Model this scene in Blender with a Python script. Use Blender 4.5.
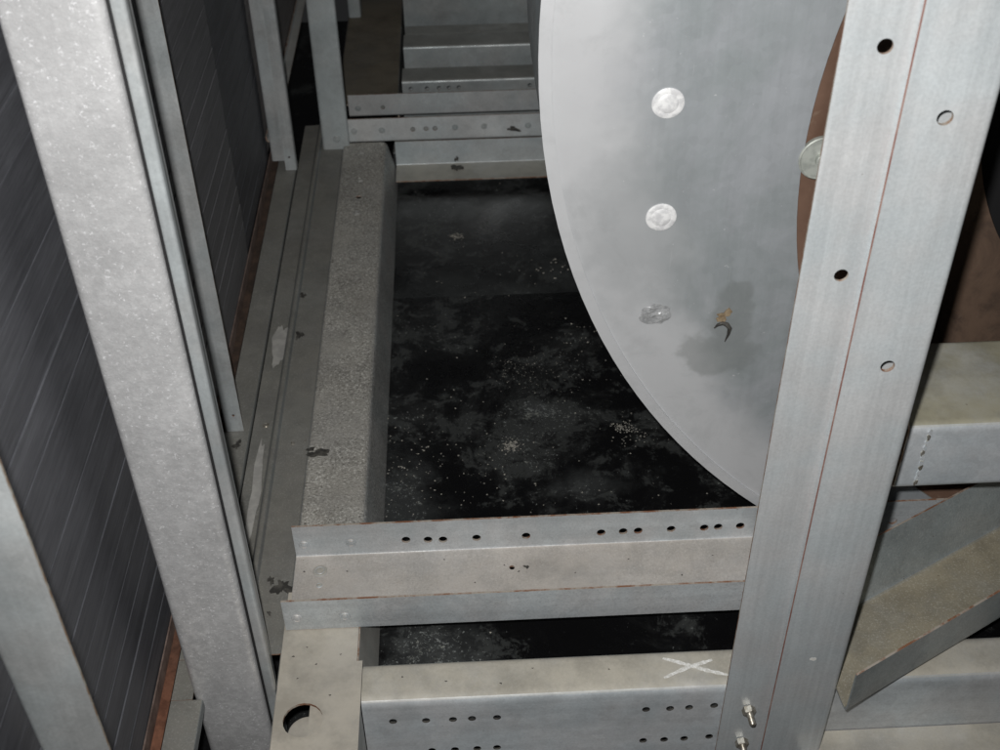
import bpy, bmesh, math, random
from mathutils import Vector, Matrix
random.seed(7)
S = bpy.context.scene
for o in list(bpy.data.objects): bpy.data.objects.remove(o)
COL = S.collection

# ---------------------------------------------------------------- camera
cd = bpy.data.cameras.new('camera'); cam = bpy.data.objects.new('camera', cd); COL.objects.link(cam); S.camera = cam
r0 = Vector((0.998846, -0.046326, -0.012667)); r1 = Vector((-0.039083, -0.630791, -0.774968)); r2 = Vector((0.027911, 0.774569, -0.631873))
m = Matrix((( r0.x, -r1.x, -r2.x, 0), (r0.y, -r1.y, -r2.y, 0), (r0.z, -r1.z, -r2.z, 0.9), (0, 0, 0, 1)))
cam.matrix_world = m
cd.sensor_width = 36; cd.lens = 42.67; cd.clip_start = 0.02; cd.clip_end = 60
cd.dof.use_dof = True; cd.dof.focus_distance = 1.05; cd.dof.aperture_fstop = 13
# ---------------------------------------------------------------- world and the camera flash
W = bpy.data.worlds.new('World'); S.world = W; W.use_nodes = True
W.node_tree.nodes['Background'].inputs[0].default_value = (0.95, 0.97, 1, 1)
W.node_tree.nodes['Background'].inputs[1].default_value = 0.014
ld = bpy.data.lights.new('camera_flash', 'SPOT'); ld.shadow_soft_size = 0.009; ld.energy = 45; ld.color = (1.0, 0.99, 0.97)
ld.spot_size = math.radians(96); ld.spot_blend = 1.0
fl = bpy.data.objects.new('camera_flash', ld); COL.objects.link(fl)
fl.matrix_world = m @ Matrix.Translation((-0.022, 0.034, 0.0)) @ Matrix.Rotation(math.radians(-3), 4, 'Y') @ Matrix.Rotation(math.radians(5), 4, 'X')
S.view_settings.view_transform = 'Standard'; S.view_settings.look = 'None'; S.view_settings.exposure = 0; S.view_settings.gamma = 1
S.render.engine = 'CYCLES'; S.cycles.max_bounces = 5; S.cycles.diffuse_bounces = 3; S.cycles.glossy_bounces = 3

# ---------------------------------------------------------------- materials
def nodes(name):
    mt = bpy.data.materials.new(name); mt.use_nodes = True
    return mt, mt.node_tree, mt.node_tree.nodes['Principled BSDF']
class NB:
    def __init__(s, name):
        s.m, s.t, s.b = nodes(name)
        tc = s.n('ShaderNodeTexCoord'); oi = s.n('ShaderNodeObjectInfo')
        mul = s.n('ShaderNodeVectorMath', operation='SCALE'); s.t.links.new(tc.outputs['Object'], mul.inputs[0]); mul.inputs['Scale'].default_value = 1
        cmb = s.n('ShaderNodeCombineXYZ')
        k = s.n('ShaderNodeMath', operation='MULTIPLY'); s.t.links.new(oi.outputs['Random'], k.inputs[0]); k.inputs[1].default_value = 13
        for i in range(3): s.t.links.new(k.outputs[0], cmb.inputs[i])
        ad = s.n('ShaderNodeVectorMath', operation='ADD'); s.t.links.new(mul.outputs[0], ad.inputs[0]); s.t.links.new(cmb.outputs[0], ad.inputs[1])
        s.co = ad.outputs[0]; s.raw = tc.outputs['Object']
    def n(s, typ, **kw):
        x = s.t.nodes.new(typ)
        for k, v in kw.items(): setattr(x, k, v)
        return x
    def l(s, a, b): s.t.links.new(a, b)
    def scale(s, v):
        mp = s.n('ShaderNodeMapping'); mp.inputs['Scale'].default_value = v; s.l(s.co, mp.inputs[0]); return mp.outputs[0]
    def noise(s, sc, det=4, rough=.6, vec=None, dist=0):
        x = s.n('ShaderNodeTexNoise'); x.inputs['Scale'].default_value = sc; x.inputs['Detail'].default_value = det
        x.inputs['Roughness'].default_value = rough; x.inputs['Distortion'].default_value = dist
        s.l(vec or s.co, x.inputs['Vector']); return x.outputs['Fac']
    def vor(s, sc, out='Color', vec=None):
        x = s.n('ShaderNodeTexVoronoi'); x.inputs['Scale'].default_value = sc; s.l(vec or s.co, x.inputs['Vector'])
        o = x.outputs[out]
        if out == 'Color':
            sp = s.n('ShaderNodeSeparateColor'); s.l(o, sp.inputs[0]); return sp.outputs[0]
        return o
    def rng(s, v, a, b, c=0., d=1., smooth=True):
        x = s.n('ShaderNodeMapRange'); x.interpolation_type = 'SMOOTHSTEP' if smooth else 'LINEAR'
        x.inputs['From Min'].default_value = a; x.inputs['From Max'].default_value = b
        x.inputs['To Min'].default_value = c; x.inputs['To Max'].default_value = d
        s.l(v, x.inputs['Value']); return x.outputs[0]
    def mth(s, op, a, b=None):
        x = s.n('ShaderNodeMath', operation=op)
        for i, v in enumerate((a, b)):
            if v is None: continue
            if isinstance(v, (int, float)): x.inputs[i].default_value = v
            else: s.l(v, x.inputs[i])
        return x.outputs[0]
    def mix(s, f, a, b):
        x = s.n('ShaderNodeMix', data_type='RGBA')
        if isinstance(f, (int, float)): x.inputs[0].default_value = f
        else: s.l(f, x.inputs[0])
        for i, v in ((6, a), (7, b)):
            if isinstance(v, tuple): x.inputs[i].default_value = (*v[:3], 1)
            else: s.l(v, x.inputs[i])
        return x.outputs[2]
    def valmul(s, col, v):
        x = s.n('ShaderNodeVectorMath', operation='SCALE'); s.l(col, x.inputs[0]); s.l(v, x.inputs['Scale']); return x.outputs[0]
    def bump(s, h, strength=.3, dist=.001, prev=None):
        x = s.n('ShaderNodeBump'); x.inputs['Strength'].default_value = strength; x.inputs['Distance'].default_value = dist
        s.l(h, x.inputs['Height'])
        if prev: s.l(prev, x.inputs['Normal'])
        return x.outputs[0]
    def up(s):
        g = s.n('ShaderNodeNewGeometry'); sp = s.n('ShaderNodeSeparateXYZ'); s.l(g.outputs['True Normal'], sp.inputs[0])
        return s.rng(sp.outputs[2], .55, .9)
    def set(s, col, rough, metal, nrm=None, spec=.5):
        for k, v in (('Base Color', col), ('Roughness', rough), ('Metallic', metal), ('Normal', nrm)):
            if v is None: continue
            if isinstance(v, tuple): s.b.inputs[k].default_value = (*v[:3], 1)
            elif isinstance(v, (int, float)): s.b.inputs[k].default_value = v
            else: s.l(v, s.b.inputs[k])
        s.b.inputs['Specular IOR Level'].default_value = spec
        return s.m

def galv(name, base=(.50, .515, .53), dust=0., dustcol=(.43, .385, .30), speck=0., speckscale=500, grain=.0, blot=.18,
         metal=.32, rough=.40, streak=None, spang=.045, stain=0., stainscale=4):
    b = NB(name)
    col = base
    sp = b.rng(b.vor(130), 0, 1, 1 - spang, 1 + spang, False)
    bl = b.rng(b.noise(9, 5, .65), .3, .7, 1 - blot, 1 + blot)
    f = b.mth('MULTIPLY', sp, bl)
    if streak:
        f = b.mth('MULTIPLY', f, b.rng(b.noise(1, 4, .7, b.scale(streak)), .3, .7, .93, 1.07))
    f = b.mth('MULTIPLY', f, b.rng(b.noise(420, 2, .7), .3, .7, .94, 1.05))
    c0 = b.n('ShaderNodeRGB'); c0.outputs[0].default_value = (*base, 1)
    tint = b.mix(b.rng(b.noise(14, 3), .35, .65), c0.outputs[0], (base[0] * .95, base[1] * 1.0, base[2] * 1.02))
    col = b.valmul(tint, f)
    rg = b.rng(b.noise(25, 4), .3, .7, rough - .08, rough + .1); mt = metal
    nz = b.noise(260, 3, .6); nrm = b.bump(nz, .12, .0006)
    if stain:   # old water marks: darker patches with a hard tide line
        st = b.noise(stainscale, 4, .55, None, .6)
        a = b.rng(st, .53, .56, 0, stain)
        col = b.mix(a, col, (.22, .24, .24))
    if dust:
        um = b.up(); dn = b.noise(7, 6, .7); dm = b.mth('MULTIPLY', um, b.rng(dn, .25, .6, dust * .55, dust))
        dc = b.mix(b.rng(b.noise(22, 5, .7), .35, .7), dustcol, tuple(x * .68 for x in dustcol))
        col = b.mix(dm, col, dc)
        rg = b.mth('ADD', rg, b.mth('MULTIPLY', dm, .35)); mt = b.mth('MULTIPLY', b.mth('SUBTRACT', 1.0, dm), metal)
    if speck:
        v = b.noise(speckscale, 2, .8); s1 = b.rng(v, .55, .66, 0, speck); s2 = b.rng(v, .45, .32, 0, speck)
        zone = b.rng(b.noise(10, 3), .3, .55, .35, 1)
        col = b.mix(b.mth('MULTIPLY', s1, zone), col, (.78, .77, .72)); col = b.mix(b.mth('MULTIPLY', s2, zone), col, (.10, .095, .08))
        nrm = b.bump(v, speck, .0015, nrm)
    # sparse dark and rusty pin spots
    pv = b.noise(90, 3, .7); col = b.mix(b.rng(pv, .72, .76, 0, .6), col, (.10, .07, .045))
    return b.set(col, rg, mt, nrm)

M = {}
M['galv'] = galv('galvanised_sheet', streak=(3, 3, 60))
M['post'] = galv('galvanised_post', base=(.56, .57, .575), streak=(160, 160, 3), blot=.05, spang=.015)
M['plate'] = None
M['rail'] = galv('galvanised_rail_dusty', base=(.52, .53, .54), dust=.75, dustcol=(.50, .44, .38), speck=.2, blot=.14, streak=(3, 80, 80))
M['beam'] = galv('galvanised_beam_dusty', base=(.57, .585, .60), dust=.95, dustcol=(.49, .455, .38), blot=.16, streak=(3, 80, 80), speck=.08)
M['brace'] = galv('galvanised_brace_dusty', base=(.36, .38, .38), dust=1.0, dustcol=(.31, .275, .20), speck=.2, speckscale=460, blot=.2)
M['beamr'] = galv('galvanised_bearer_dusty', base=(.60, .62, .64), dust=1.0, dustcol=(.33, .31, .23), blot=.12)
M['side'] = galv('speckled_side_rail', base=(.41, .41, .40), dust=.8, dustcol=(.39, .365, .32), speck=.8, speckscale=400, blot=.2)
M['floorstrip'] = galv('casing_floor_sheet', base=(.25, .255, .25), dust=.75, dustcol=(.21, .197, .168), speck=.12, blot=.2, stain=.6, stainscale=7)
M['white'] = galv('pale_galvanised', base=(.52, .55, .56), dust=.8, dustcol=(.44, .41, .34), blot=.08)
M['thin'] = galv('blueish_galvanised', base=(.43, .44, .44), streak=(120, 120, 4), blot=.15)
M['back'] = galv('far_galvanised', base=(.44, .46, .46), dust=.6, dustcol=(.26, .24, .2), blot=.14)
M['backrail'] = galv('far_angle_rail_zinc', base=(.60, .61, .61), dust=.4, blot=.10)
M['corner'] = galv('dusty_smooth_rail', base=(.46, .45, .42), dust=1.0, dustcol=(.50, .46, .39), blot=.14)
# post with embossed, sparkling zinc bloom
b = NB('frosted_galvanised_post')
v = b.noise(170, 3, .75); bigz = b.noise(11, 3)
c = b.mix(b.rng(v, .35, .68), (.50, .50, .505), (.65, .65, .655)); c = b.mix(b.rng(b.noise(330, 2, .8), .60, .70, 0, .8), c, (.92, .92, .94))
c = b.valmul(c, b.rng(bigz, .3, .7, .86, 1.08))
M['frost'] = b.set(c, b.rng(v, .4, .6, .5, .3), .35, b.bump(v, .35, .0014))
M['footplate'] = galv('post_foot_zinc', base=(.47, .475, .48), blot=.1, dust=.25, speck=.15)
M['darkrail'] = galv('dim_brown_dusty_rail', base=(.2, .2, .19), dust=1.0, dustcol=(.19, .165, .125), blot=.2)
# cut sheet edge
b = NB('rusty_cut_edge'); v = b.noise(60, 4, .7)
M['edge'] = b.set(b.mix(b.rng(v, .38, .6), (.235, .11, .06), (.40, .36, .31)), .8, .1, b.bump(v, .4, .001))
b = NB('red_cut_edge'); v = b.noise(40, 3)
M['redge'] = b.set(b.mix(b.rng(v, .35, .65), (.25, .10, .075), (.38, .24, .20)), .8, .1)
b = NB('zinc_edge'); v = b.noise(90, 3)
M['zedge'] = b.set(b.mix(b.rng(v, .4, .6), (.45, .42, .36), (.30, .2, .13)), .6, .3)
# tray: bitumen paint, dusty
def traymat(name, far):
    b = NB(name)
    n1 = b.noise(7, 8, .72, None, .5); n2 = b.noise(24, 8, .8, None, .4); n3 = b.noise(260, 3, .85); n4 = b.noise(75, 6, .85)
    sx = b.n('ShaderNodeSeparateXYZ'); b.l(b.raw, sx.inputs[0]); wb = b.mth('MULTIPLY', b.mth('SUBTRACT', b.noise(16, 4, .7), .5), 2.2)
    def spot(cx, cy, rx, ry):
        ax = b.mth('DIVIDE', b.mth('SUBTRACT', sx.outputs[0], cx), rx); ay = b.mth('DIVIDE', b.mth('SUBTRACT', sx.outputs[1], cy), ry)
        d = b.mth('SQRT', b.mth('ADD', b.mth('MULTIPLY', ax, ax), b.mth('MULTIPLY', ay, ay)))
        return b.rng(b.mth('ADD', d, wb), 1.3, .3)
    spots = [(.05, .02, .6, .085), (.30, .10, .10, .16), (.12, .29, .2, .03)] if far else [(.015, .30, .05, .09), (.06, .085, .06, .04), (.24, .31, .05, .025), (.19, .44, .03, .02)]
    m_ = None
    for q in spots:
        v = spot(*q); m_ = v if m_ is None else b.mth('MAXIMUM', m_, v)
    c = b.mix(b.rng(n1, .48, .62, 0, .9), (.005, .005, .0055), (.020, .021, .021))
    c = b.mix(b.rng(b.mth('ADD', n2, b.mth('MULTIPLY', b.mth('SUBTRACT', n1, .5), .7)), .525, .60, 0, .8), c, (.046, .049, .048))
    c = b.mix(b.mth('MULTIPLY', m_, .45), c, (.075, .08, .08) if not far else (.055, .06, .06))
    dens = b.mth('ADD', b.rng(n1, .40, .64, -.03, .085), b.mth('MULTIPLY', m_, .0 if far else .07))
    c = b.mix(b.mth('MULTIPLY', b.rng(b.mth('ADD', n3, dens), .69, .74), .65), c, (.32, .34, .33))
    c = b.mix(b.mth('MULTIPLY', b.rng(b.mth('ADD', n4, dens), .70, .76), .7), c, (.30, .31, .28))
    return b.set(c, b.rng(n1, .35, .65, .22, .5), 0, b.bump(n2, .3, .003), .5)
M['tray'] = traymat('black_bitumen_tray', False); M['tray_far'] = traymat('black_bitumen_tray_far_sheet', True)
# filter slats
def slatm(name, c1, c2):
    b = NB(name); v = b.noise(1, 5, .75, b.scale((30, 5, 40))); v2 = b.noise(6, 4)
    c = b.mix(b.rng(v, .35, .68), c1, c2); c = b.valmul(c, b.rng(v2, .3, .7, .92, 1.06)); c = b.valmul(c, b.rng(b.noise(1, 4, .8, b.scale((60, 14, 420))), .3, .7, .78, 1.2))
    s_ = b.rng(b.noise(45, 4, .8), .70, .76, 0, .5); c = b.mix(s_, c, (.2, .2, .19))
    return b.set(c, .55, .15, b.bump(v, .3, .001), .4)
M['slat'] = slatm('dark_filter_slat', (.086, .088, .099), (.118, .121, .135))
M['slat2'] = slatm('mid_grey_filter_slat', (.165, .165, .175), (.20, .20, .215))
M['slat3'] = slatm('brown_grey_filter_slat', (.26, .245, .245), (.32, .30, .30))
b = NB('joint_black'); M['black'] = b.set((.008, .008, .009), .8, 0)
# brown
b = NB('red_oxide_primer'); v = b.noise(9, 5, .7); v2 = b.noise(90, 3)
c = b.mix(b.rng(v, .3, .7), (.15, .088, .062), (.215, .130, .092)); c = b.mix(b.rng(v2, .6, .75, 0, .5), c, (.30, .22, .16))
M['brown'] = b.set(c, .5, .1, b.bump(v2, .15, .0008))
b = NB('dull_brown_shroud'); v = b.noise(13, 6, .75, None, .6)
c = b.mix(b.rng(v, .3, .62), (.080, .054, .041), (.165, .108, .076)); c = b.mix(b.rng(b.noise(70, 4, .8), .62, .72, 0, .5), c, (.20, .15, .11))
M['dullbrown'] = b.set(c, .6, .1, b.bump(v, .3, .004))
b = NB('rusty_angle'); v = b.noise(30, 6, .75)
sx = b.n('ShaderNodeSeparateXYZ'); b.l(b.raw, sx.inputs[0])
fresh = b.rng(b.mth('ADD', sx.outputs[1], b.mth('MULTIPLY', b.noise(12, 4), .3)), .75, .5)
c = b.mix(fresh, b.mix(b.rng(v, .35, .65), (.035, .024, .018), (.085, .052, .036)), b.mix(b.rng(v, .35, .65), (.09, .034, .018), (.22, .095, .055)))
M['rust'] = b.set(c, .85, 0, b.bump(v, .5, .001))
b = NB('pink_primer'); v = b.noise(30, 6, .75)
M['pink'] = b.set(b.mix(b.rng(v, .35, .65), (.11, .075, .062), (.24, .175, .15)), .7, .1, b.bump(v, .3, .001))
b = NB('dull_bolt_zinc'); v = b.noise(200, 3)
M['bolt'] = b.set(b.mix(b.rng(v, .4, .6), (.30, .27, .22), (.5, .48, .43)), .4, .7, b.bump(v, .2, .0005))
b = NB('pressed_disc'); v = b.noise(150, 3)
M['disc'] = b.set(b.mix(b.rng(v, .4, .65), (.80, .80, .80), (.60, .60, .61)), .55, .05, b.bump(v, .35, .001))
b = NB('crumpled_foil'); v = b.noise(180, 4, .8)
M['foil'] = b.set(b.mix(b.rng(v, .4, .6), (.46, .47, .48), (.66, .67, .68)), .33, .5, b.bump(v, .4, .0015))
b = NB('chalk'); v = b.noise(260, 4, .8)
M['chalk'] = b.set(b.mix(b.rng(v, .42, .6), (.62, .61, .57), (.86, .86, .84)), .9, 0)
b = NB('grime'); v = b.noise(120, 4, .7)
M['grime'] = b.set(b.mix(b.rng(v, .4, .6), (.035, .033, .03), (.09, .085, .075)), .7, 0)
b = NB('dried_sealant'); v = b.noise(120, 4, .7)
M['sealant'] = b.set(b.mix(b.rng(v, .4, .6), (.25, .19, .12), (.13, .085, .045)), .7, 0)
b = NB('crumb'); v = b.noise(200, 4, .7)
M['crumb'] = b.set(b.mix(b.rng(v, .4, .6), (.42, .40, .35), (.22, .21, .19)), .9, 0)
b = NB('pale_washer'); v = b.noise(80, 3)
M['washer'] = b.set(b.mix(b.rng(v, .4, .6), (.36, .38, .35), (.48, .50, .46)), .45, .3)
# wet mark
b = NB('wet_tide_mark'); v = b.noise(60, 4)
M['tide'] = b.set(b.mix(b.rng(v, .4, .6), (.40, .39, .37), (.50, .49, .46)), .6, .2)
# fan side plate: clean zinc with hazy bands and a water stain below the sealant
b = NB('fan_side_plate_zinc')
sx = b.n('ShaderNodeSeparateXYZ'); b.l(b.raw, sx.inputs[0])
wob = b.mth('MULTIPLY', b.mth('SUBTRACT', b.noise(9, 4, .6), .5), .12)
n1 = b.noise(6.5, 6, .66, None, .7)
c0 = b.mix(b.rng(n1, .36, .66), (.33, .36, .37), (.43, .45, .475))
c0 = b.valmul(c0, b.rng(b.noise(1, 4, .7, b.scale((70, 3, 5))), .3, .7, .95, 1.05))
c0 = b.valmul(c0, b.rng(b.vor(150), 0, 1, .965, 1.035, False))
# chalky white bloom following the rim
dx = b.mth('SUBTRACT', sx.outputs[0], .702); dz = b.mth('SUBTRACT', sx.outputs[2], .524)
rad = b.mth('SQRT', b.mth('ADD', b.mth('MULTIPLY', dx, dx), b.mth('MULTIPLY', dz, dz)))
rim = b.rng(b.mth('ADD', rad, wob), .530, .600)
c0 = b.mix(b.mth('MULTIPLY', rim, .85), c0, (.70, .705, .72))
# stain
def blobmask(cx, cz, rx, rz, soft=.2):
    ax = b.mth('DIVIDE', b.mth('SUBTRACT', sx.outputs[0], cx), rx); az = b.mth('DIVIDE', b.mth('SUBTRACT', sx.outputs[2], cz), rz)
    d = b.mth('SQRT', b.mth('ADD', b.mth('MULTIPLY', ax, ax), b.mth('MULTIPLY', az, az)))
    d = b.mth('ADD', d, b.mth('MULTIPLY', b.mth('SUBTRACT', b.noise(38, 3, .6), .5), 1.3))
    return b.rng(d, 1 + soft, 1 - soft)
st = b.mth('MAXIMUM', blobmask(.227, .233, .033, .026), b.mth('MAXIMUM', blobmask(.236, .268, .018, .045), blobmask(.240, .300, .012, .014)))
c0 = b.mix(b.mth('MULTIPLY', st, .42), c0, (.21, .225, .215))
c0 = b.mix(b.mth('MULTIPLY', blobmask(.15, .37, .055, .08, .6), .45), c0, (.33, .35, .36))
scv = b.noise(1, 3, .8, b.scale((520, 10, 14))); c0 = b.mix(b.rng(scv, .66, .74, 0, .35), c0, (.62, .63, .64))
pv = b.noise(120, 3, .7); c0 = b.mix(b.rng(pv, .70, .74, 0, .5), c0, (.75, .75, .76))
c0 = b.mix(b.rng(b.noise(17, 6, .75, None, .4), .50, .66, 0, .14), c0, (.30, .315, .32))
M['plate'] = b.set(c0, b.rng(n1, .3, .7, .5, .4), .35, b.bump(b.noise(6, 3), .25, .01, b.bump(b.noise(240, 3), .08, .0006)))

# ---------------------------------------------------------------- mesh helpers
def link(name, me, mats, parent=None, loc=(0, 0, 0)):
    o = bpy.data.objects.new(name, me)
    if mats:
        for mm in (mats if isinstance(mats, (list, tuple)) else [mats]): me.materials.append(M[mm])
    COL.objects.link(o)
    if parent is not None: o.parent = parent
    o.location = loc
    return o
def thing(name, label, cat, loc=(0, 0, 0), group=None, kind=None):
    o = bpy.data.objects.new(name, None); COL.objects.link(o); o.location = loc; o.empty_display_size = .02
    tag(o, label, cat, group, kind); return o
def tag(o, label=None, cat=None, group=None, kind=None):
    for k, v in (('label', label), ('category', cat), ('group', group), ('kind', kind)):
        if v: o[k] = v
    return o
def path_poly(path, t, r=.004, seg=5):
    """thicken an open 2D polyline with rounded bends; returns outline and indices of the sheet-edge segments"""
    P = [Vector(p) for p in path]; c = [P[0]]
    for i in range(1, len(P) - 1):
        a, p, d = P[i - 1], P[i], P[i + 1]; u = (a - p).normalized(); w = (d - p).normalized()
        ang = u.angle(w); rr = min(r, .45 * min((a - p).length, (d - p).length)); tl = rr
        p1 = p + u * tl; p2 = p + w * tl
        for k in range(seg + 1):
            s_ = k / seg; c.append((1 - s_) ** 2 * p1 + 2 * s_ * (1 - s_) * p + s_ ** 2 * p2)
    c.append(P[-1]); L, R = [], []
    for i, p in enumerate(c):
        d = (c[min(i + 1, len(c) - 1)] - c[max(i - 1, 0)]).normalized(); n = Vector((-d.y, d.x))
        L.append(p + n * t / 2); R.append(p - n * t / 2)
    out = L + R[::-1]; n = len(L)
    return out, {n - 1, 2 * n - 1}
def extrude(poly, axis, a, b_, edges=(), base=(0, 0, 0), cuts=1, skew=None):
    """poly in the plane across axis ('X': (y,z), 'Y': (x,z), 'Z': (x,y)); slot 1 on sheet edges and caps"""
    def pt(u, v, w):
        p = {'X': (w, u, v), 'Y': (u, w, v), 'Z': (u, v, w)}[axis]
        return (p[0] - base[0], p[1] - base[1], p[2] - base[2])
    n = len(poly); me = bpy.data.meshes.new('m'); vs, fs, mi = [], [], []
    for k in range(cuts + 1):
        w = a + (b_ - a) * k / cuts
        vs += [pt(p[0], p[1], w) for p in poly]
    for k in range(cuts):
        for i in range(n):
            j = (i + 1) % n; fs.append((k * n + i, k * n + j, (k + 1) * n + j, (k + 1) * n + i)); mi.append(1 if i in edges else 0)
    fs.append(tuple(range(n))[::-1]); fs.append(tuple(range(cuts * n, cuts * n + n))); mi += [1, 1]
    me.from_pydata(vs, [], fs); 
    for p, k in zip(me.polygons, mi): p.material_index = k
    bm = bmesh.new(); bm.from_mesh(me); bmesh.ops.recalc_face_normals(bm, faces=bm.faces); bm.to_mesh(me); bm.free()
    return me
def finish(o, ang=32):
    me = o.data
    for p in me.polygons: p.use_smooth = True
    me.set_sharp_from_angle(angle=math.radians(ang))
def drill(o, holes, wall='edge'):
    """holes: list of (point, direction, radius, depth) in the object's own space"""
    if not holes: return
    bm = bmesh.new()
    for (p, d, r, dep) in holes:
        q = Vector(d).normalized().to_track_quat('Z', 'Y').to_matrix().to_4x4()
        bmesh.ops.create_cone(bm, cap_ends=True, segments=20, radius1=r, radius2=r, depth=dep, matrix=Matrix.Translation(p) @ q)
    cm = bpy.data.meshes.new('cut'); bm.to_mesh(cm); bm.free(); co = bpy.data.objects.new('cut', cm); COL.objects.link(co)
    co.matrix_world = Matrix.Translation(o.location)
    if o.parent: co.location = o.location + o.parent.location
    md = o.modifiers.new('b', 'BOOLEAN'); md.operation = 'DIFFERENCE'; md.material_mode = 'TRANSFER'; cm.materials.append(M[wall]); md.object = co; md.solver = 'EXACT'
    bpy.context.view_layer.update(); dg = bpy.context.evaluated_depsgraph_get()
    nm = bpy.data.meshes.new_from_object(o.evaluated_get(dg)); o.modifiers.clear(); o.data = nm
    bpy.data.objects.remove(co)
def fold(name, path, axis, a, b_, mats, parent, base, t=.002, r=.004, holes=(), cuts=1, seg=5, wall='edge'):
    poly, ed = path_poly(path, t, r, seg)
    me = extrude(poly, axis, a, b_, ed, base, cuts)
    o = link(name, me, mats, parent)
    hs = [((p[0] - base[0], p[1] - base[1], p[2] - base[2]), d, rr, .02) for (p, d, rr) in holes]
    drill(o, hs, wall); finish(o)
    return o
def lathe(profile, n=20, name='m'):
    """profile (r, h) list; axis = local +Z"""
    me = bpy.data.meshes.new(name); vs, fs = [], []
    for (r, h) in profile:
        for k in range(n):
            a = 2 * math.pi * k / n; vs.append((r * math.cos(a), r * math.sin(a), h))
    for i in range(len(profile) - 1):
        for k in range(n):
            j = (k + 1) % n; fs.append((i * n + k, i * n + j, (i + 1) * n + j, (i + 1) * n + k))
    fs.append(tuple(range((len(profile) - 1) * n, len(profile) * n))); fs.append(tuple(range(n))[::-1])
    me.from_pydata(vs, [], fs)
    for p in me.polygons: p.use_smooth = True
    me.set_sharp_from_angle(angle=math.radians(35))
    return me
def orient(o, d, roll=0.):
    o.rotation_euler = (Vector(d).to_track_quat('Z', 'Y').to_matrix() @ Matrix.Rotation(roll, 3, 'Z')).to_euler()
_rv = {}
def rivet(parent, base, p, d, r=.0052, mat='galv', name='rivet'):
    key = (round(r, 4), mat)
    if key not in _rv:
        me = lathe([(r, -.0005), (r, .0007), (r * .9, .0012), (r * .74, .0012), (r * .68, .0005), (r * .60, .0005), (r * .52, .0012), (r * .25, .0015)], 18, 'rivet')
        me.materials.append(M[mat]); _rv[key] = me
    o = bpy.data.objects.new(name, _rv[key]); COL.objects.link(o); o.parent = parent
    o.location = Vector(p) - Vector(base); orient(o, d, random.random() * 6); return o
def blob(name, parent, base, c, rx, ry, nrm=(0, 0, 1), mat='grime', th=.0004, n=26, rough=.35, seed=0, rot=0., spikes=0):
    rnd = random.Random(seed); bm = bmesh.new(); ring = []
    ph = [rnd.random() * 6.28 for _ in range(6)]
    for k in range(n):
        a = 2 * math.pi * k / n
        f = 1 + rough * (math.sin(2 * a + ph[0]) * .35 + math.sin(3 * a + ph[1]) * .3 + math.sin(5 * a + ph[2]) * .25 + math.sin(9 * a + ph[3]) * .2) + rnd.uniform(-.06, .06)
        ring.append(bm.verts.new((rx * f * math.cos(a), ry * f * math.sin(a), 0)))
    f0 = bm.faces.new(ring); ex = bmesh.ops.extrude_face_region(bm, geom=[f0])
    bmesh.ops.translate(bm, vec=(0, 0, th), verts=[v for v in ex['geom'] if isinstance(v, bmesh.types.BMVert)])
    bmesh.ops.recalc_face_normals(bm, faces=bm.faces)
    me = bpy.data.meshes.new('m'); bm.to_mesh(me); bm.free()
    o = link(name, me, mat, parent, Vector(c) - Vector(base)); orient(o, nrm, rot); return o
def box(name, lo, hi, mats, parent=None, base=(0, 0, 0), bev=.0008):
    bm = bmesh.new(); bmesh.ops.create_cube(bm, size=1)
    for v in bm.verts:
        v.co = Vector(((lo[i] + hi[i]) / 2 + v.co[i] * (hi[i] - lo[i]) - base[i]) for i in range(3))
    if bev: bmesh.ops.bevel(bm, geom=list(bm.edges), offset=bev, segments=2, affect='EDGES', profile=.5)
    me = bpy.data.meshes.new('m'); bm.to_mesh(me); bm.free()
    o = link(name, me, mats, parent); finish(o); return o

# ================================================================ SETTING
def sheet(name, x0, x1, y0, y1, z, mat, nx=1, ny=1):
    me = bpy.data.meshes.new('m')
    me.from_pydata([(0, 0, 0), (x1 - x0, 0, 0), (x1 - x0, y1 - y0, 0), (0, y1 - y0, 0), (0, 0, -.003), (x1 - x0, 0, -.003), (x1 - x0, y1 - y0, -.003), (0, y1 - y0, -.003)], [],
                   [(0, 1, 2, 3), (7, 6, 5, 4), (0, 4, 5, 1), (1, 5, 6, 2), (2, 6, 7, 3), (3, 7, 4, 0)])
    o = link(name, me, mat, None, (x0, y0, z)); o['kind'] = 'structure'; return o
floor = sheet('floor', -.0985, .54, .66, 1.352, -.0585, 'tray')
floor1 = sheet('floor', -.0985, .54, 1.30, 1.95, -.0615, 'tray_far')
floor2 = sheet('floor', -.119, 1.6, 1.96, 3.6, -.16, 'back')
floor4 = sheet('floor', -.119, 1.2, .1, .95, -.19, 'tray_far')
floor3 = sheet('floor', -.7, -.12, .1, 2.6, -.17, 'tray')

# left casing floor: folded strips running away from the camera
g = 'folded floor strips along the filter wall'
base = (-.2, .708, 0)
t = thing('floor_strip', 'grey folded sheet floor strip with raised ridge, beside the speckled side rail', 'floor strip', base, g)
fold('ridged_sheet', [(-.1822, -.012), (-.1822, -.006), (-.2165, -.0065), (-.2185, -.0010), (-.2225, -.0010), (-.2255, -.0085), (-.2490, -.0095)], 'Y', .708, 1.78, ('floorstrip', 'edge'), t, base, .0016, .002)
fold('end_tab', [(-.1853, -.006), (-.1824, -.006)], 'Y', .60, .7075, ('floorstrip', 'floorstrip'), t, base, .0016)
rivet(t, base, (-.2345, 1.038, -.0082), (0, 0, 1), .004, 'bolt', 'screw')
rivet(t, base, (-.2000, 1.0017, -.0055), (0, 0, 1), .0022, 'bolt', 'screw')
blob('wet_mark', t, base, (-.2335, 1.19, -.0078), .0085, .045, mat='tide', seed=3, rot=0)
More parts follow.
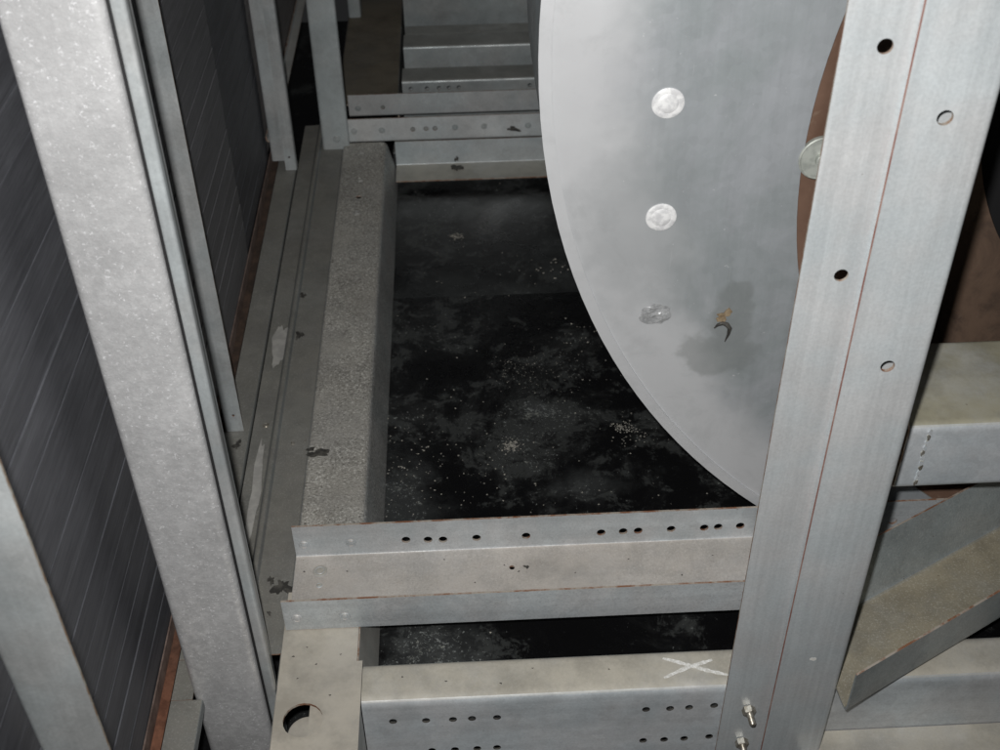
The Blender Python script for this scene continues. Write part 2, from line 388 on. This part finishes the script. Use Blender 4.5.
blob('wet_mark', t, base, (-.2345, .93, -.0081), .0055, .075, mat='tide', seed=5)
blob('grime_spot', t, base, (-.192, .789, -.0051), .0075, .010, seed=8, rough=.9)
blob('grime_spot', t, base, (-.2035, .799, -.0052), .003, .005, seed=9, rough=.9)
blob('grime_spot', t, base, (-.201, .757, -.0052), .0018, .0022, seed=10, rough=.9)
blob('grime_spot', t, base, (-.213, 1.2925, -.0052), .004, .006, seed=12, rough=.9)
blob('grime_spot', t, base, (-.210, 1.205, -.0052), .0035, .009, seed=13, rough=.9)
base = (-.265, .3, 0)
t = thing('floor_strip', 'plain grey floor strip at the foot of the dark filter wall', 'floor strip', base, g)
fold('flat_sheet', [(-.2510, -.010), (-.2512, -.0035), (-.2790, -.0035)], 'Y', .704, 1.655, ('floorstrip', 'edge'), t, base, .0016, .0015)
fold('flat_sheet', [(-.2510, -.014), (-.2512, -.0035), (-.2790, -.0035)], 'Y', .3, .6585, ('floorstrip', 'edge'), t, base, .0016, .0015)
fold('flat_sheet', [(-.2600, -.0035), (-.2790, -.0035)], 'Y', .6590, .7035, ('floorstrip', 'edge'), t, base, .0016, .0015)
blob('grime_spot', t, base, (-.262, 1.0, -.0024), .004, .006, seed=22, rough=.9)
base = (-.2845, .3, 0)
t = thing('rusty_angle', 'rust brown angle strip under the bottom edge of the dark filter wall', 'angle strip', base)
fold('flange', [(-.2797, -.003), (-.2885, -.003)], 'Y', .3, 1.66, ('rust', 'rust'), t, base, .0016)
fold('upstand', [(-.2893, -.003), (-.2893, .0145)], 'Y', .3, 1.66, ('pink', 'pink'), t, base, .0014)

# ================================================================ FILTER WALL on the left
def filter_panel(label, y0, y1, x, z0, z1, pitch, mat, dx=.0006, group='dark slatted filter panels in the left wall', tilt=0.):
    base = (x, y0, z0); t = thing('filter_panel', label, 'filter panel', base, group)
    b0 = box('backing', (x - .012, y0, z0), (x - .0035, y1, z1), 'black', t, base, 0)
    n = int((z1 - z0) / pitch); L = y1 - y0; h = pitch * 1.02
    me = bpy.data.meshes.new('slat'); segs = 1
    prof = [(0, 0), (-.003, 0), (-.003, h), (dx * .75, h), (dx, h - .0012), (dx * .9, h - .002), (0, .0012)]   # upper lip stands proud
    vs = [(p[0], w, p[1] + tilt * w) for w in (0.0005, L - .0005) for p in prof]; k = len(prof)
    fs = [(i, (i + 1) % k, k + (i + 1) % k, k + i) for i in range(k)] + [tuple(range(k))[::-1], tuple(range(k, 2 * k))]
    me.from_pydata(vs, [], fs); bm = bmesh.new(); bm.from_mesh(me); bmesh.ops.recalc_face_normals(bm, faces=bm.faces); bm.to_mesh(me); bm.free()
    me.materials.append(M[mat])
    for i in range(n):
        o = bpy.data.objects.new('slat', me); COL.objects.link(o); o.parent = t
        o.location = (random.uniform(-.0006, .0006), 0, i * pitch + random.uniform(-.0008, .0008))
    return t
filter_panel('dark grey slatted filter panel left of and behind the broad frosted post', .30, 1.020, -.291, .012, .96, .034, 'slat')
filter_panel('mid grey slatted filter panel just right of the narrow post', 1.024, 1.366, -.290, .012, .75, .027, 'slat2')
filter_panel('darkest slatted filter panel, directly before the far double strip post', 1.370, 1.640, -.2925, .012, .6, .027, 'slat')
t = filter_panel('far brownish grey panel between the double strip post and the square bolted post', 1.66, 2.5, -.297, .002, .45, .12, 'slat3', dx=.0008)
fold('bottom_ledge', [(-.2945, .006), (-.2935, -.002), (-.2800, -.002)], 'Y', 1.66, 2.6, ('backrail', 'edge'), t, (-.297, 1.66, -.028), .002)

# ================================================================ LEFT POSTS
g = 'upright posts in front of the filter wall'
base = (-.22, .66, -.165)
t = thing('frame_post', 'broad frosted galvanised post with grooved right edge, crossing the left side', 'post', base, g)
fold('channel', [(-.2575, .70), (-.2575, .660), (-.1975, .660), (-.1975, .70)], 'Z', -.165, 1.05, ('frost', 'zedge'), t, base, .002, .006, seg=6)
fold('edge_strip', [(-.1928, .70), (-.1928, .6620), (-.1856, .6620), (-.1856, .668)], 'Z', -.165, 1.05, ('thin', 'zedge'), t, base, .0018, .0018)
box('groove_shade', (-.1966, .6655, -.16), (-.1932, .695, 1.04), 'black', t, base, 0)  # black filler added between channel and strip, standing in for the groove's shade

base = (-.248, .43, -.003)
t = thing('frame_post', 'blue grey galvanised post cutting the bottom left corner', 'post', base, g)
fold('channel', [(-.2693, .47), (-.2693, .430), (-.2278, .430)], 'Z', -.003, 1.05, ('thin', 'zedge'), t, base, .002, .005)
base = (-.26, .36, -.003)
t = thing('frame_post', 'nearest post, only its edge showing in the extreme bottom left corner', 'post', base, g)
fold('channel', [(-.286, .40), (-.286, .36), (-.2480, .36)], 'Z', -.003, 1.05, ('thin', 'zedge'), t, base, .002, .004)
base = (-.266, 1.022, -.003)
t = thing('narrow_post', 'narrow grey strip post standing on the floor strip, right of the broad frosted post', 'post', base, g)
fold('strip', [(-.2790, 1.036), (-.2765, 1.0235), (-.2570, 1.0235)], 'Z', -.002, .85, ('thin', 'zedge'), t, base, .0018, .002,
     holes=[((-.2655, 1.0235, .022), (0, 1, 0), .0016)])
base = (-.265, 1.625, -.003)
t = thing('narrow_post', 'far strip post of two overlapping strips, between the dark and the brownish panel', 'post', base, g)
fold('strip', [(-.2840, 1.640), (-.2840, 1.628), (-.2625, 1.628)], 'Z', .012, .6, ('thin', 'zedge'), t, base, .0018, .002)
fold('cover_strip', [(-.2650, 1.6235), (-.2490, 1.6235), (-.2490, 1.634)], 'Z', -.002, .6, ('thin', 'zedge'), t, base, .0018, .002,
     holes=[((-.2575, 1.6235, .020), (0, 1, 0), .0017)])
base = (-.189, 1.702, 0)
t = thing('square_post', 'square galvanised post with bolted foot at the far end of the speckled rail', 'post', base, g)
fold('channel', [(-.2125, 1.705), (-.2125, 1.692), (-.1720, 1.692), (-.1720, 1.698)], 'Z', -.006, .5, ('back', 'zedge'), t, base, .002, .004,
     holes=[((-.190, 1.692, .012), (0, 1, 0), .003)])
rivet(t, base, (-.190, 1.6905, .012), (0, -1, 0), .0062, 'back', 'bolt')
base = (-.187, 2.21, 0)
t = thing('square_post', 'dim foot of a further post on the brown rail at the very back', 'post', base, g)
fold('channel', [(-.198, 2.24), (-.198, 2.20), (-.176, 2.20), (-.176, 2.24)], 'Z', .001, .4, ('back', 'zedge'), t, base, .002, .003)

# ================================================================ SIDE RAIL (speckled)
base = (-.145, .78, 0)
t = thing('side_rail', 'long speckled galvanised side rail running back from the perforated angle rail', 'rail', base)
rail = fold('channel', [(-.1805, -.010), (-.1805, -.0012), (-.1140, -.0012), (-.0995, -.060)], 'Y', .78, 1.70, ('side', 'edge'), t, base, .002, .0075, cuts=6,
     holes=[((-.149, 1.532, -.001), (0, 0, 1), .0042)])
for (x, y) in ((-.1505, 1.669), (-.1497, 1.582), (-.1497, 1.487)): rivet(t, base, (x, y, 0), (0, 0, 1), .0058, 'side')
blob('grime_spot', t, base, (-.168, .978, -.0001), .012, .006, seed=31, rough=.6)
blob('grime_spot', t, base, (-.178, .985, -.0001), .004, .0035, seed=32, rough=.6)
base = (-.145, .4, 0)
t = thing('side_rail', 'dusty beige corner rail with a large round hole, bottom left of the front beam', 'rail', base)
o = link('corner_plate', extrude([(-.1835, .40), (-.1072, .40), (-.1072, .6918), (-.1125, .6918), (-.1125, .778), (-.1835, .778)], 'Z', -.0028, -.0002, (), base), ('corner', 'corner'), t)
drill(o, [((-.1575 - base[0], .630 - base[1], -.0015), (0, 0, 1), .0178, .02)]); finish(o)
for p in o.data.polygons:
    if p.normal.z > .5: p.material_index = 0
fold('skirt', [(-.1828, -.0032), (-.1828, -.012)], 'Y', .40, .778, ('corner', 'edge'), t, base, .0012)
fold('inner_web', [(-.1122, -.0032), (-.0990, -.060)], 'Y', .692, .778, ('corner', 'edge'), t, base, .002)
fold('web', [(-.1085, -.003), (-.1085, -.165)], 'Y', .4, .6445, ('corner', 'edge'), t, base, .002)
me = lathe([(.0178, -.002), (.0178, 0), (.0172, .0006)], 36, 'backing_disc'); o = link('backing_disc', me, 'corner', t, (-.1540 - base[0], .6235 - base[1], -.0115 - base[2]))
fold('backing_tab', [(-.1535, -.0085), (-.125, -.0085)], 'Y', .58, .67, ('corner', 'corner'), t, base, .0012)
for i, (x, y, r_) in enumerate([(-.172, .70, .0015), (-.160, .71, .001), (-.150, .69, .0012), (-.135, .655, .0012), (-.128, .70, .001), (-.166, .675, .001)]):
    blob('grime_spot', t, base, (x, y, -.0002), r_ * .75, r_ * .5, seed=400 + i, rough=.8, n=12)
base = (-.145, 1.705, 0)
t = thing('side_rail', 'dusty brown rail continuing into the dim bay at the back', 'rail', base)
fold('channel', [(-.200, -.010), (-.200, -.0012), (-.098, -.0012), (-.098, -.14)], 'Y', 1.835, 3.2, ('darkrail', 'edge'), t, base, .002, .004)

# ================================================================ CROSS RAILS
g = 'upstanding angle rails laid across the side rail'
D = (0, 1, 0)
base = (.15, .80, 0)
t = thing('angle_rail', 'perforated galvanised angle rail in front of the black tray, rusty top edge', 'angle rail', base, g)
H = [(-.0676, .0198), (-.0456, .0186), (-.0305, .0178), (.0033, .0183), (.0533, .0181), (.1293, .0182), (.1516, .0186), (.1669, .0186), (.2004, .0190), (.2341, .0188), (.2483, .0192), (.2708, .0193), (.34, .019), (.4275, .0165)]
fold('angle', [(.824, .0445), (.824, .0012), (.7345, .0012)], 'X', -.1795, .485, ('rail', 'edge'), t, base, .0022, .0045,
     holes=[((x, .824, z), D, .0044) for x, z in H] + [((.0375, .7956, 0), (0, 0, 1), .0028)])
for x in (-.170, -.1229): rivet(t, base, (x, .8229, .0189), (0, -1, 0), .0052, 'rail')
rivet(t, base, (-.154, .8014, .0024), (0, 0, 1), .0072, 'beam'); rivet(t, base, (-.1535, .783, .0024), (0, 0, 1), .003, 'beam')
for i, (x, y, r_) in enumerate([(-.170, .802, .0015), (-.127, .800, .0013), (.030, .799, .0012), (.044, .790, .0016), (.052, .7955, .0024), (.155, .800, .0012), (.205, .776, .0014), (.24, .80, .001), (-.03, .81, .0012), (.10, .785, .0011), (.0, .778, .0012)]):
    blob('grime_spot', t, base, (x, y, .0024), r_ * (1.0 if r_ > .002 else .6), r_ * (.9 if r_ > .002 else .5), seed=40 + i, rough=.8, n=12)
base = (.15, .7316, 0)
t = thing('angle_rail', 'plain galvanised angle rail nearest the camera, rusty top edge and two rivets', 'angle rail', base, g)
fold('angle', [(.7316, .0415), (.7316, .0010)], 'X', -.1815, .320, ('rail', 'edge'), t, base, .0022, .003)
for x in (-.1691, -.1241): rivet(t, base, (x, .7305, .0178), (0, -1, 0), .0052, 'rail')
base = (.15, 1.70, 0)
t = thing('angle_rail', 'far angle rail of the nearer pair behind the tray, with seven stopped holes', 'angle rail', base, g)
fold('angle', [(1.700, .0410), (1.700, .0012), (1.75, .0012)], 'X', -.178, .60, ('backrail', 'edge'), t, base, .0022, .004,
     holes=[((x, 1.70, z), D, .0040) for x, z in ((-.0698, .0207), (-.0492, .0212), (-.035, .0212))])
for x, z in ((-.1626, .0206), (-.1186, .0208), (-.0034, .0218), (.0424, .0218), (.112, .021)): rivet(t, base, (x, 1.6989, z), (0, -1, 0), .0050, 'back')
blob('grime_spot', t, base, (.089, 1.6986, .0155), .009, .004, (0, -1, 0), seed=61, rough=.8)
base = (.15, 1.79, 0)
t = thing('angle_rail', 'farthest plain angle rail, directly behind the rail with stopped holes', 'angle rail', base, g)
fold('angle', [(1.790, .0385), (1.790, .0012), (1.83, .0012)], 'X', -.176, .60, ('backrail', 'edge'), t, base, .0022, .003,
     holes=[((-.1201, 1.79, .0156), D, .0036)])
rivet(t, base, (-.161, 1.7889, .0153), (0, -1, 0), .0050, 'back')
base = (.15, 1.68, -.05)
t = thing('cross_channel', 'pale cross channel with rusty lip closing the far end of the black tray', 'channel', base)
fold('channel', [(1.7030, -.002), (1.7030, -.0445), (1.652, -.0455)], 'X', -.1000, .8, ('white', 'edge'), t, base, .002, .003)
blob('grime_spot', t, base, (-.003, 1.684, -.0432), .0075, .007, seed=71, rough=.8, th=.003)
blob('grime_spot', t, base, (-.003, 1.7018, -.036), .003, .004, (0, -1, 0), seed=72, rough=.8)

# ================================================================ FRONT BEAM
base = (.3, .67, -.165)
t = thing('front_beam', 'dusty galvanised front beam chalked with a white cross, rows of small holes below', 'beam', base)
HB = [(-.08, -.031), (-.0498, -.0319), (-.0251, -.0323), (-.0076, -.0321), (.0154, -.0324), (-.0467, -.080), (-.025, -.0802), (-.004, -.0802), (.0147, -.0802),
      (.1529, -.0309), (.1752, -.0311), (.1928, -.0309), (.2159, -.0297), (.1533, -.0802), (.1733, -.0802), (.1924, -.0801), (.2161, -.0788)]
fold('channel', [(.6895, -.03), (.6895, -.0022), (.6465, -.0022), (.6465, -.165)], 'X', -.1068, .95, ('beam', 'edge'), t, base, .002, .0095, seg=7, wall='grime',
     holes=[((x, .6465, z), D, .0037) for x, z in HB])
fold('lower_lip', [(.645, -.079), (.632, -.0815), (.600, -.082)], 'X', .300, .95, ('beam', 'edge'), t, base, .002, .002)
def ribbon(name, pts, w, mat, parent, base, z, th=.0004, seed=1):
    rnd = random.Random(seed); bm = bmesh.new(); L, R = [], []
    N = 26; a, c = Vector(pts[0]), Vector(pts[1]); d = (c - a).normalized(); nn = Vector((-d.y, d.x))
    for k in range(N + 1):
        s_ = k / N; p = a.lerp(c, s_) + nn * .0008 * math.sin(s_ * 5 + seed); ww = w * (.5 + .5 * min(1, 8 * s_, 8 * (1 - s_))) * rnd.uniform(.72, 1.15)
        L.append(bm.verts.new((p.x + nn.x * ww - base[0], p.y + nn.y * ww - base[1], z - base[2]))); R.append(bm.verts.new((p.x - nn.x * ww - base[0], p.y - nn.y * ww - base[1], z - base[2])))
    f = bm.faces.new(L + R[::-1]); ex = bmesh.ops.extrude_face_region(bm, geom=[f])
    bmesh.ops.translate(bm, vec=(0, 0, th), verts=[v for v in ex['geom'] if isinstance(v, bmesh.types.BMVert)]); bmesh.ops.recalc_face_normals(bm, faces=bm.faces)
    me = bpy.data.meshes.new('m'); bm.to_mesh(me); bm.free(); return link(name, me, mat, parent)
ribbon('chalk_stroke', ((.171, .6785), (.229, .6575)), .0019, 'chalk', t, base, -.0011, seed=1)
ribbon('chalk_stroke', ((.2163, .6755), (.169, .6575)), .0019, 'chalk', t, base, -.0006, seed=2)
for i, (x, y, r_) in enumerate([(-.03, .665, .0012), (.02, .660, .0015), (.05, .675, .001), (.12, .67, .001), (-.07, .672, .0012)]):
    blob('grime_spot', t, base, (x, y, -.0011), r_ * .7, r_ * .5, seed=80 + i, rough=.8, n=12)

# ================================================================ FAN
FC = (.702, .524); FR = .638; IC = (.788, .434); IR = .512; YP = .835
base = (.702, .835, -.114)
fan = thing('fan_housing', 'large curved galvanised fan housing with round red brown inlet, above the black tray', 'fan housing', base)
def ringplate(name, c1, R1, c2, R2, y0, y1, mats, parent, n=160):
    vs, fs = [], []
    for y in (y0, y1):
        for (c_, R_) in ((c1, R1), (c2, R2)):
            for k in range(n):
                a = 2 * math.pi * k / n; vs.append((c_[0] + R_ * math.cos(a) - base[0], y - base[1], c_[1] + R_ * math.sin(a) - base[2]))
    mi = []
    for k in range(n):
        j = (k + 1) % n
        fs += [(k, j, n + j, n + k), (2 * n + k, 3 * n + k, 3 * n + j, 2 * n + j), (k, 2 * n + k, 2 * n + j, j), (n + k, n + j, 3 * n + j, 3 * n + k)]; mi += [0, 0, 1, 1]
    me = bpy.data.meshes.new('m'); me.from_pydata(vs, [], fs)
    for p, q in zip(me.polygons, mi): p.material_index = q
    o = link(name, me, mats, parent); finish(o); return o
# plate material reads raw coordinates: shift so they equal world x, z
pl = ringplate('side_plate', FC, FR, IC, IR, YP, YP + .002, ('plate', 'zedge'), fan)
for v in pl.data.vertices: v.co += Vector(base)
pl.location = -Vector(base)
ringplate('wrapper', FC, FR - .0005, FC, FR - .003, YP + .0022, YP + .17, ('white', 'white'), fan)
ringplate('lock_seam', FC, FR + .0015, FC, FR - .0085, YP - .0022, YP - .0002, ('plate', 'plate'), fan)
ringplate('back_plate', FC, FR - .004, FC, .10, YP + .165, YP + .168, ('black', 'black'), fan)
# inlet cone
n = 120; vs, fs = [], []
prof = [(IR + .004, .8395), (IR - .004, .8405), (IR - .03, .853), (IR - .05, .875), (IR - .062, .905), (IR - .066, .93), (IR - .068, .93), (IR - .064, .9), (IR - .052, .872), (IR - .03, .849)]
for r_, y in prof:
    for k in range(n):
        a = 2 * math.pi * k / n; vs.append((IC[0] + r_ * math.cos(a) - base[0], y - base[1], IC[1] + r_ * math.sin(a) - base[2]))
for i in range(5):
    for k in range(n):
        j = (k + 1) % n; fs.append((i * n + k, i * n + j, (i + 1) * n + j, (i + 1) * n + k))
me = bpy.data.meshes.new('m'); me.from_pydata(vs, [], fs); inlet = link('inlet_cone', me, 'brown', fan); finish(inlet, 60)
# lower shroud, brown, seen through the inlet right of the post
hub = ringplate('impeller_shroud', IC, .452, IC, .312, .962, .965, ('dullbrown', 'dullbrown'), fan)
# pressed discs
dp = [(.0128, 0), (.0128, .0007), (.0118, .0013), (.0082, .0011), (.0074, .0016), (.0035, .0018)]
me = lathe(dp, 28, 'disc'); me.materials.append(M['disc'])
for x, z in ((.1633, .483), (.1654, .3805)):
    o = bpy.data.objects.new('pressed_disc', me); COL.objects.link(o); o.parent = fan; o.location = (x - base[0], YP - base[1], z - base[2]); orient(o, (0, -1, 0))
# battered third disc
bm = bmesh.new(); rnd = random.Random(4); N = 22; rings = []
for r_ in (0, .25, .5, .75, 1):
    ring = []
    for k in range(N if r_ else 1):
        a = 2 * math.pi * k / N; rr = .0125 * r_ * (1 + rnd.uniform(-.12, .12)); ring.append(bm.verts.new((rr * math.cos(a) * 1.1, rr * math.sin(a) * .85, (.0016 if r_ < 1 else 0) * (.45 + .55 * math.sin(a * 2 + r_ * 4)) * rnd.uniform(.6, 1))))
    rings.append(ring)
for k in range(N): bm.faces.new((rings[0][0], rings[1][k], rings[1][(k + 1) % N]))
for i in range(1, 4):
    for k in range(N): j = (k + 1) % N; bm.faces.new((rings[i][k], rings[i + 1][k], rings[i + 1][j], rings[i][j]))
me = bpy.data.meshes.new('m'); bm.to_mesh(me); bm.free(); o = link('crumpled_disc', me, 'foil', fan, (.1674 - base[0], YP - .0006 - base[1], .2811 - base[2])); orient(o, (0, -1, 0), 3.14)
# washer disc on the cone
me = lathe([(.0190, -.002), (.0190, .0012), (.0180, .0022), (.0172, .0016), (.006, .0022), (.006, .006), (.0045, .007)], 28, 'w')
o = link('washer_disc', me, 'washer', fan, (.2915 - base[0], .8360 - base[1], .430 - base[2])); orient(o, (.04, -1, 0))
# dried sealant curl hanging off the plate
base2 = (.2297, .8345, .266)
t = thing('sealant_curl', 'dried curl of brown sealant stuck on the fan side plate above its stain', 'sealant', base2)
def tube(name, pts, radii, mat, parent, base, n=8, flat=1.):
    vs, fs = [], []; P = [Vector(p) for p in pts]
    for i, p in enumerate(P):
        d = (P[min(i + 1, len(P) - 1)] - P[max(0, i - 1)]).normalized(); u = d.cross(Vector((0, 1, 0))); u = u.normalized() if u.length > 1e-4 else Vector((1, 0, 0)); w = d.cross(u)
        for k in range(n):
            a = 2 * math.pi * k / n; q = p + (u * math.cos(a) + w * math.sin(a) * flat) * radii[i] - Vector(base); vs.append(q[:])
    for i in range(len(P) - 1):
        for k in range(n): j = (k + 1) % n; fs.append((i * n + k, i * n + j, (i + 1) * n + j, (i + 1) * n + k))
    fs += [tuple(range(n))[::-1], tuple(range((len(P) - 1) * n, len(P) * n))]
    me = bpy.data.meshes.new('m'); me.from_pydata(vs, [], fs); o = link(name, me, mat, parent); finish(o, 60); return o
tube('curl', [(.221, .832, .2655), (.2225, .829, .271), (.2265, .828, .2735), (.231, .829, .271), (.2345, .831, .265), (.2345, .833, .257), (.2325, .834, .248)], [.0006, .0012, .0016, .0022, .002, .0013, .0004], 'grime', t, base2)
blob('flake', t, base2, (.228, .8335, .2775), .0065, .0045, (0, -1, .2), 'sealant', .0012, seed=91, rough=.8, rot=.5)


# ================================================================ BEARER under the inlet
base = (.6, .78, .168)
t = thing('bearer_beam', 'dusty topped galvanised bearer beam on the right, in front of the fan inlet', 'beam', base)
fold('channel', [(.832, .225), (.832, .2395), (.7205, .2395), (.7205, .1685), (.79, .1685)], 'X', .3665, 1.1, ('beamr', 'zedge'), t, base, .003, .007, seg=7)
fold('end_tab', [(.366, .170), (.366, .236)], 'Y', .7225, .83, ('beamr', 'zedge'), t, base, .003)
rnd = random.Random(5)
for k in range(11):
    z = .176 + k * .0058; blob('weld_bead', t, base, (.3835 + rnd.uniform(-.0008, .0008), .7190, z), .0016, .0030, (0, -1, 0), 'beamr' if k % 3 else 'bolt', .0009, seed=200 + k, n=10, rough=.6)

# ================================================================ BRACE (diagonal channel)
base = (.318, .60, 0)
t = thing('diagonal_brace', 'dusty brown diagonal channel brace with rusty edge, lower right behind the post', 'brace', base)
def brace_me(path, s0, s1, t_, r_, s1top=None):
    poly, ed = path_poly(path, t_, r_, 5); d = Vector((.88, .475)); nn = Vector((-.475, .88)); O = Vector((.3118, .602))
    n = len(poly); vs, fs, mi = [], [], []
    for s_ in (s0, s1):
        for (u, v) in poly: p = O + d * (s_ + (u * .45 if s_ == s0 else 0)) + nn * u; vs.append((p.x - base[0], p.y - base[1], v - base[2]))
    for i in range(n): j = (i + 1) % n; fs.append((i, j, n + j, n + i)); mi.append(1 if i in ed else 0)
    fs += [tuple(range(n))[::-1], tuple(range(n, 2 * n))]; mi += [1, 1]
    me = bpy.data.meshes.new('m'); me.from_pydata(vs, [], fs)
    for p, q in zip(me.polygons, mi): p.material_index = 0 if p.index == len(mi) - 2 else q
    bm = bmesh.new(); bm.from_mesh(me); bmesh.ops.recalc_face_normals(bm, faces=bm.faces); bm.to_mesh(me); bm.free(); return me
o = link('channel', brace_me([(0, .060), (0, .0065), (.082, .0065), (.098, .076)], .011, .75, .002, .008), ('brace', 'edge'), t); finish(o)

# skirt sheet under the brace and bearer, lower right

# ================================================================ RIGHT POST
base = (.268, .632, -.186)
t = thing('lapped_post', 'tall bright galvanised post of two lapped strips with bolt holes, right foreground', 'post', base)
rh = [(.2878, .5723), (.2904, .3841), (.2885, .70)]
fold('rear_strip', [(.2198, .6325), (.266, .6325), (.270, .652), (.3125, .652), (.3125, .668)], 'Z', -.186, 1.02, ('post', 'edge'), t, base, .002, .003,
     holes=[((.2456, .632, .6154), D, .0048), ((.2472, .632, .4576), D, .0048), ((.246, .632, .78), D, .0048)])
fold('front_strip', [(.2612, .6268), (.3165, .6268), (.3165, .672)], 'Z', -.186, 1.02, ('post', 'redge'), t, base, .0030, .004,
     holes=[((x, .6268, z), D, .0050) for x, z in rh])
for (x, z) in ((.2430, -.0165), (.2424, -.0665)):
    b0 = lathe([(.0062, 0), (.0062, .005), (.0054, .0058)], 6, 'nut'); nut = link('nut', b0, 'bolt', t, (x - base[0], .6312 - base[1], z - base[2])); orient(nut, (.05, -1, -.05), .3)
    prof = [(.0031, .003)] + [(.0031 if i % 2 else .0027, .005 + i * .0007) for i in range(16)] + [(.0022, .0172)]
    b1 = lathe(prof, 14, 'shank'); sh = link('shank', b1, 'bolt', nut, (0, 0, 0))
blob('grime_spot', t, base, (.289, .6256, .06), .0028, .0022, (0, -1, 0), 'chalk', seed=301, n=12)

# ================================================================ DIM BAY AT THE BACK
g = 'cross members in the dim bay at the back'
def back(label, path, a, b_, mats, holes=()):
    base = ((a + b_) / 2, path[0][0], 0); t = thing('cross_member', label, 'cross member', base, g)
    fold('channel', path, 'X', a, b_, mats, t, base, .002, .004, holes=holes); return t, base
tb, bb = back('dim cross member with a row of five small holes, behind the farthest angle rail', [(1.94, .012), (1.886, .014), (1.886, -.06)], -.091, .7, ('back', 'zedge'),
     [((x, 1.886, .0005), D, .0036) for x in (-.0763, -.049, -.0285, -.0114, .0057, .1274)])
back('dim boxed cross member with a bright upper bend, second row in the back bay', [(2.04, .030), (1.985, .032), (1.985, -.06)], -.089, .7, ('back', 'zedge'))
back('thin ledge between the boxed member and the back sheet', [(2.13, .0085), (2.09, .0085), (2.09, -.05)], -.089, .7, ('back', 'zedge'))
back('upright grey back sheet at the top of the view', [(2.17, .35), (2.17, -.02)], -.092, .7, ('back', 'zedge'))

# ================================================================ CRUMBS on the tray
base = (.0, 1.2, -.0585)
rnd = random.Random(11); bm = bmesh.new()
for (cx, cy, n, sp, sz) in ((-.007, 1.511, 90, .005, .0009), (.049, 1.041, 130, .0055, .0009), (.191, 1.058, 90, .012, .0008), (.183, 1.065, 60, .004, .0008), (.10, 1.17, 90, .03, .0006), (.06, 1.19, 60, .015, .0006), (.152, 1.252, 20, .02, .0011), (-.05, 1.0, 30, .03, .0010), (.1, 1.25, 160, .3, .0009), (-.04, 1.0, 110, .06, .0008), (.05, 1.05, 90, .2, .0009), (.13, 1.42, 16, .012, .0015)):
    for _ in range(n):
        x, y = rnd.gauss(cx, sp), rnd.gauss(cy, sp)
        if x < -.1 or not .72 < y < 1.69: continue
        s_ = sz * rnd.uniform(.4, 1.1)
        r_ = bmesh.ops.create_icosphere(bm, subdivisions=1, radius=s_)
        for v in r_['verts']: v.co = Vector((v.co.x * rnd.uniform(.5, 1.8) + x, v.co.y * rnd.uniform(.4, 1.6) + y - 1.2, v.co.z * .55 + (.0008 if y < 1.352 else -.0022)))
me = bpy.data.meshes.new('m'); bm.to_mesh(me); bm.free(); o = link('debris', me, 'crumb', None, base)
tag(o, 'pale crumbs and grit scattered over the black tray floor', 'debris', kind='stuff')
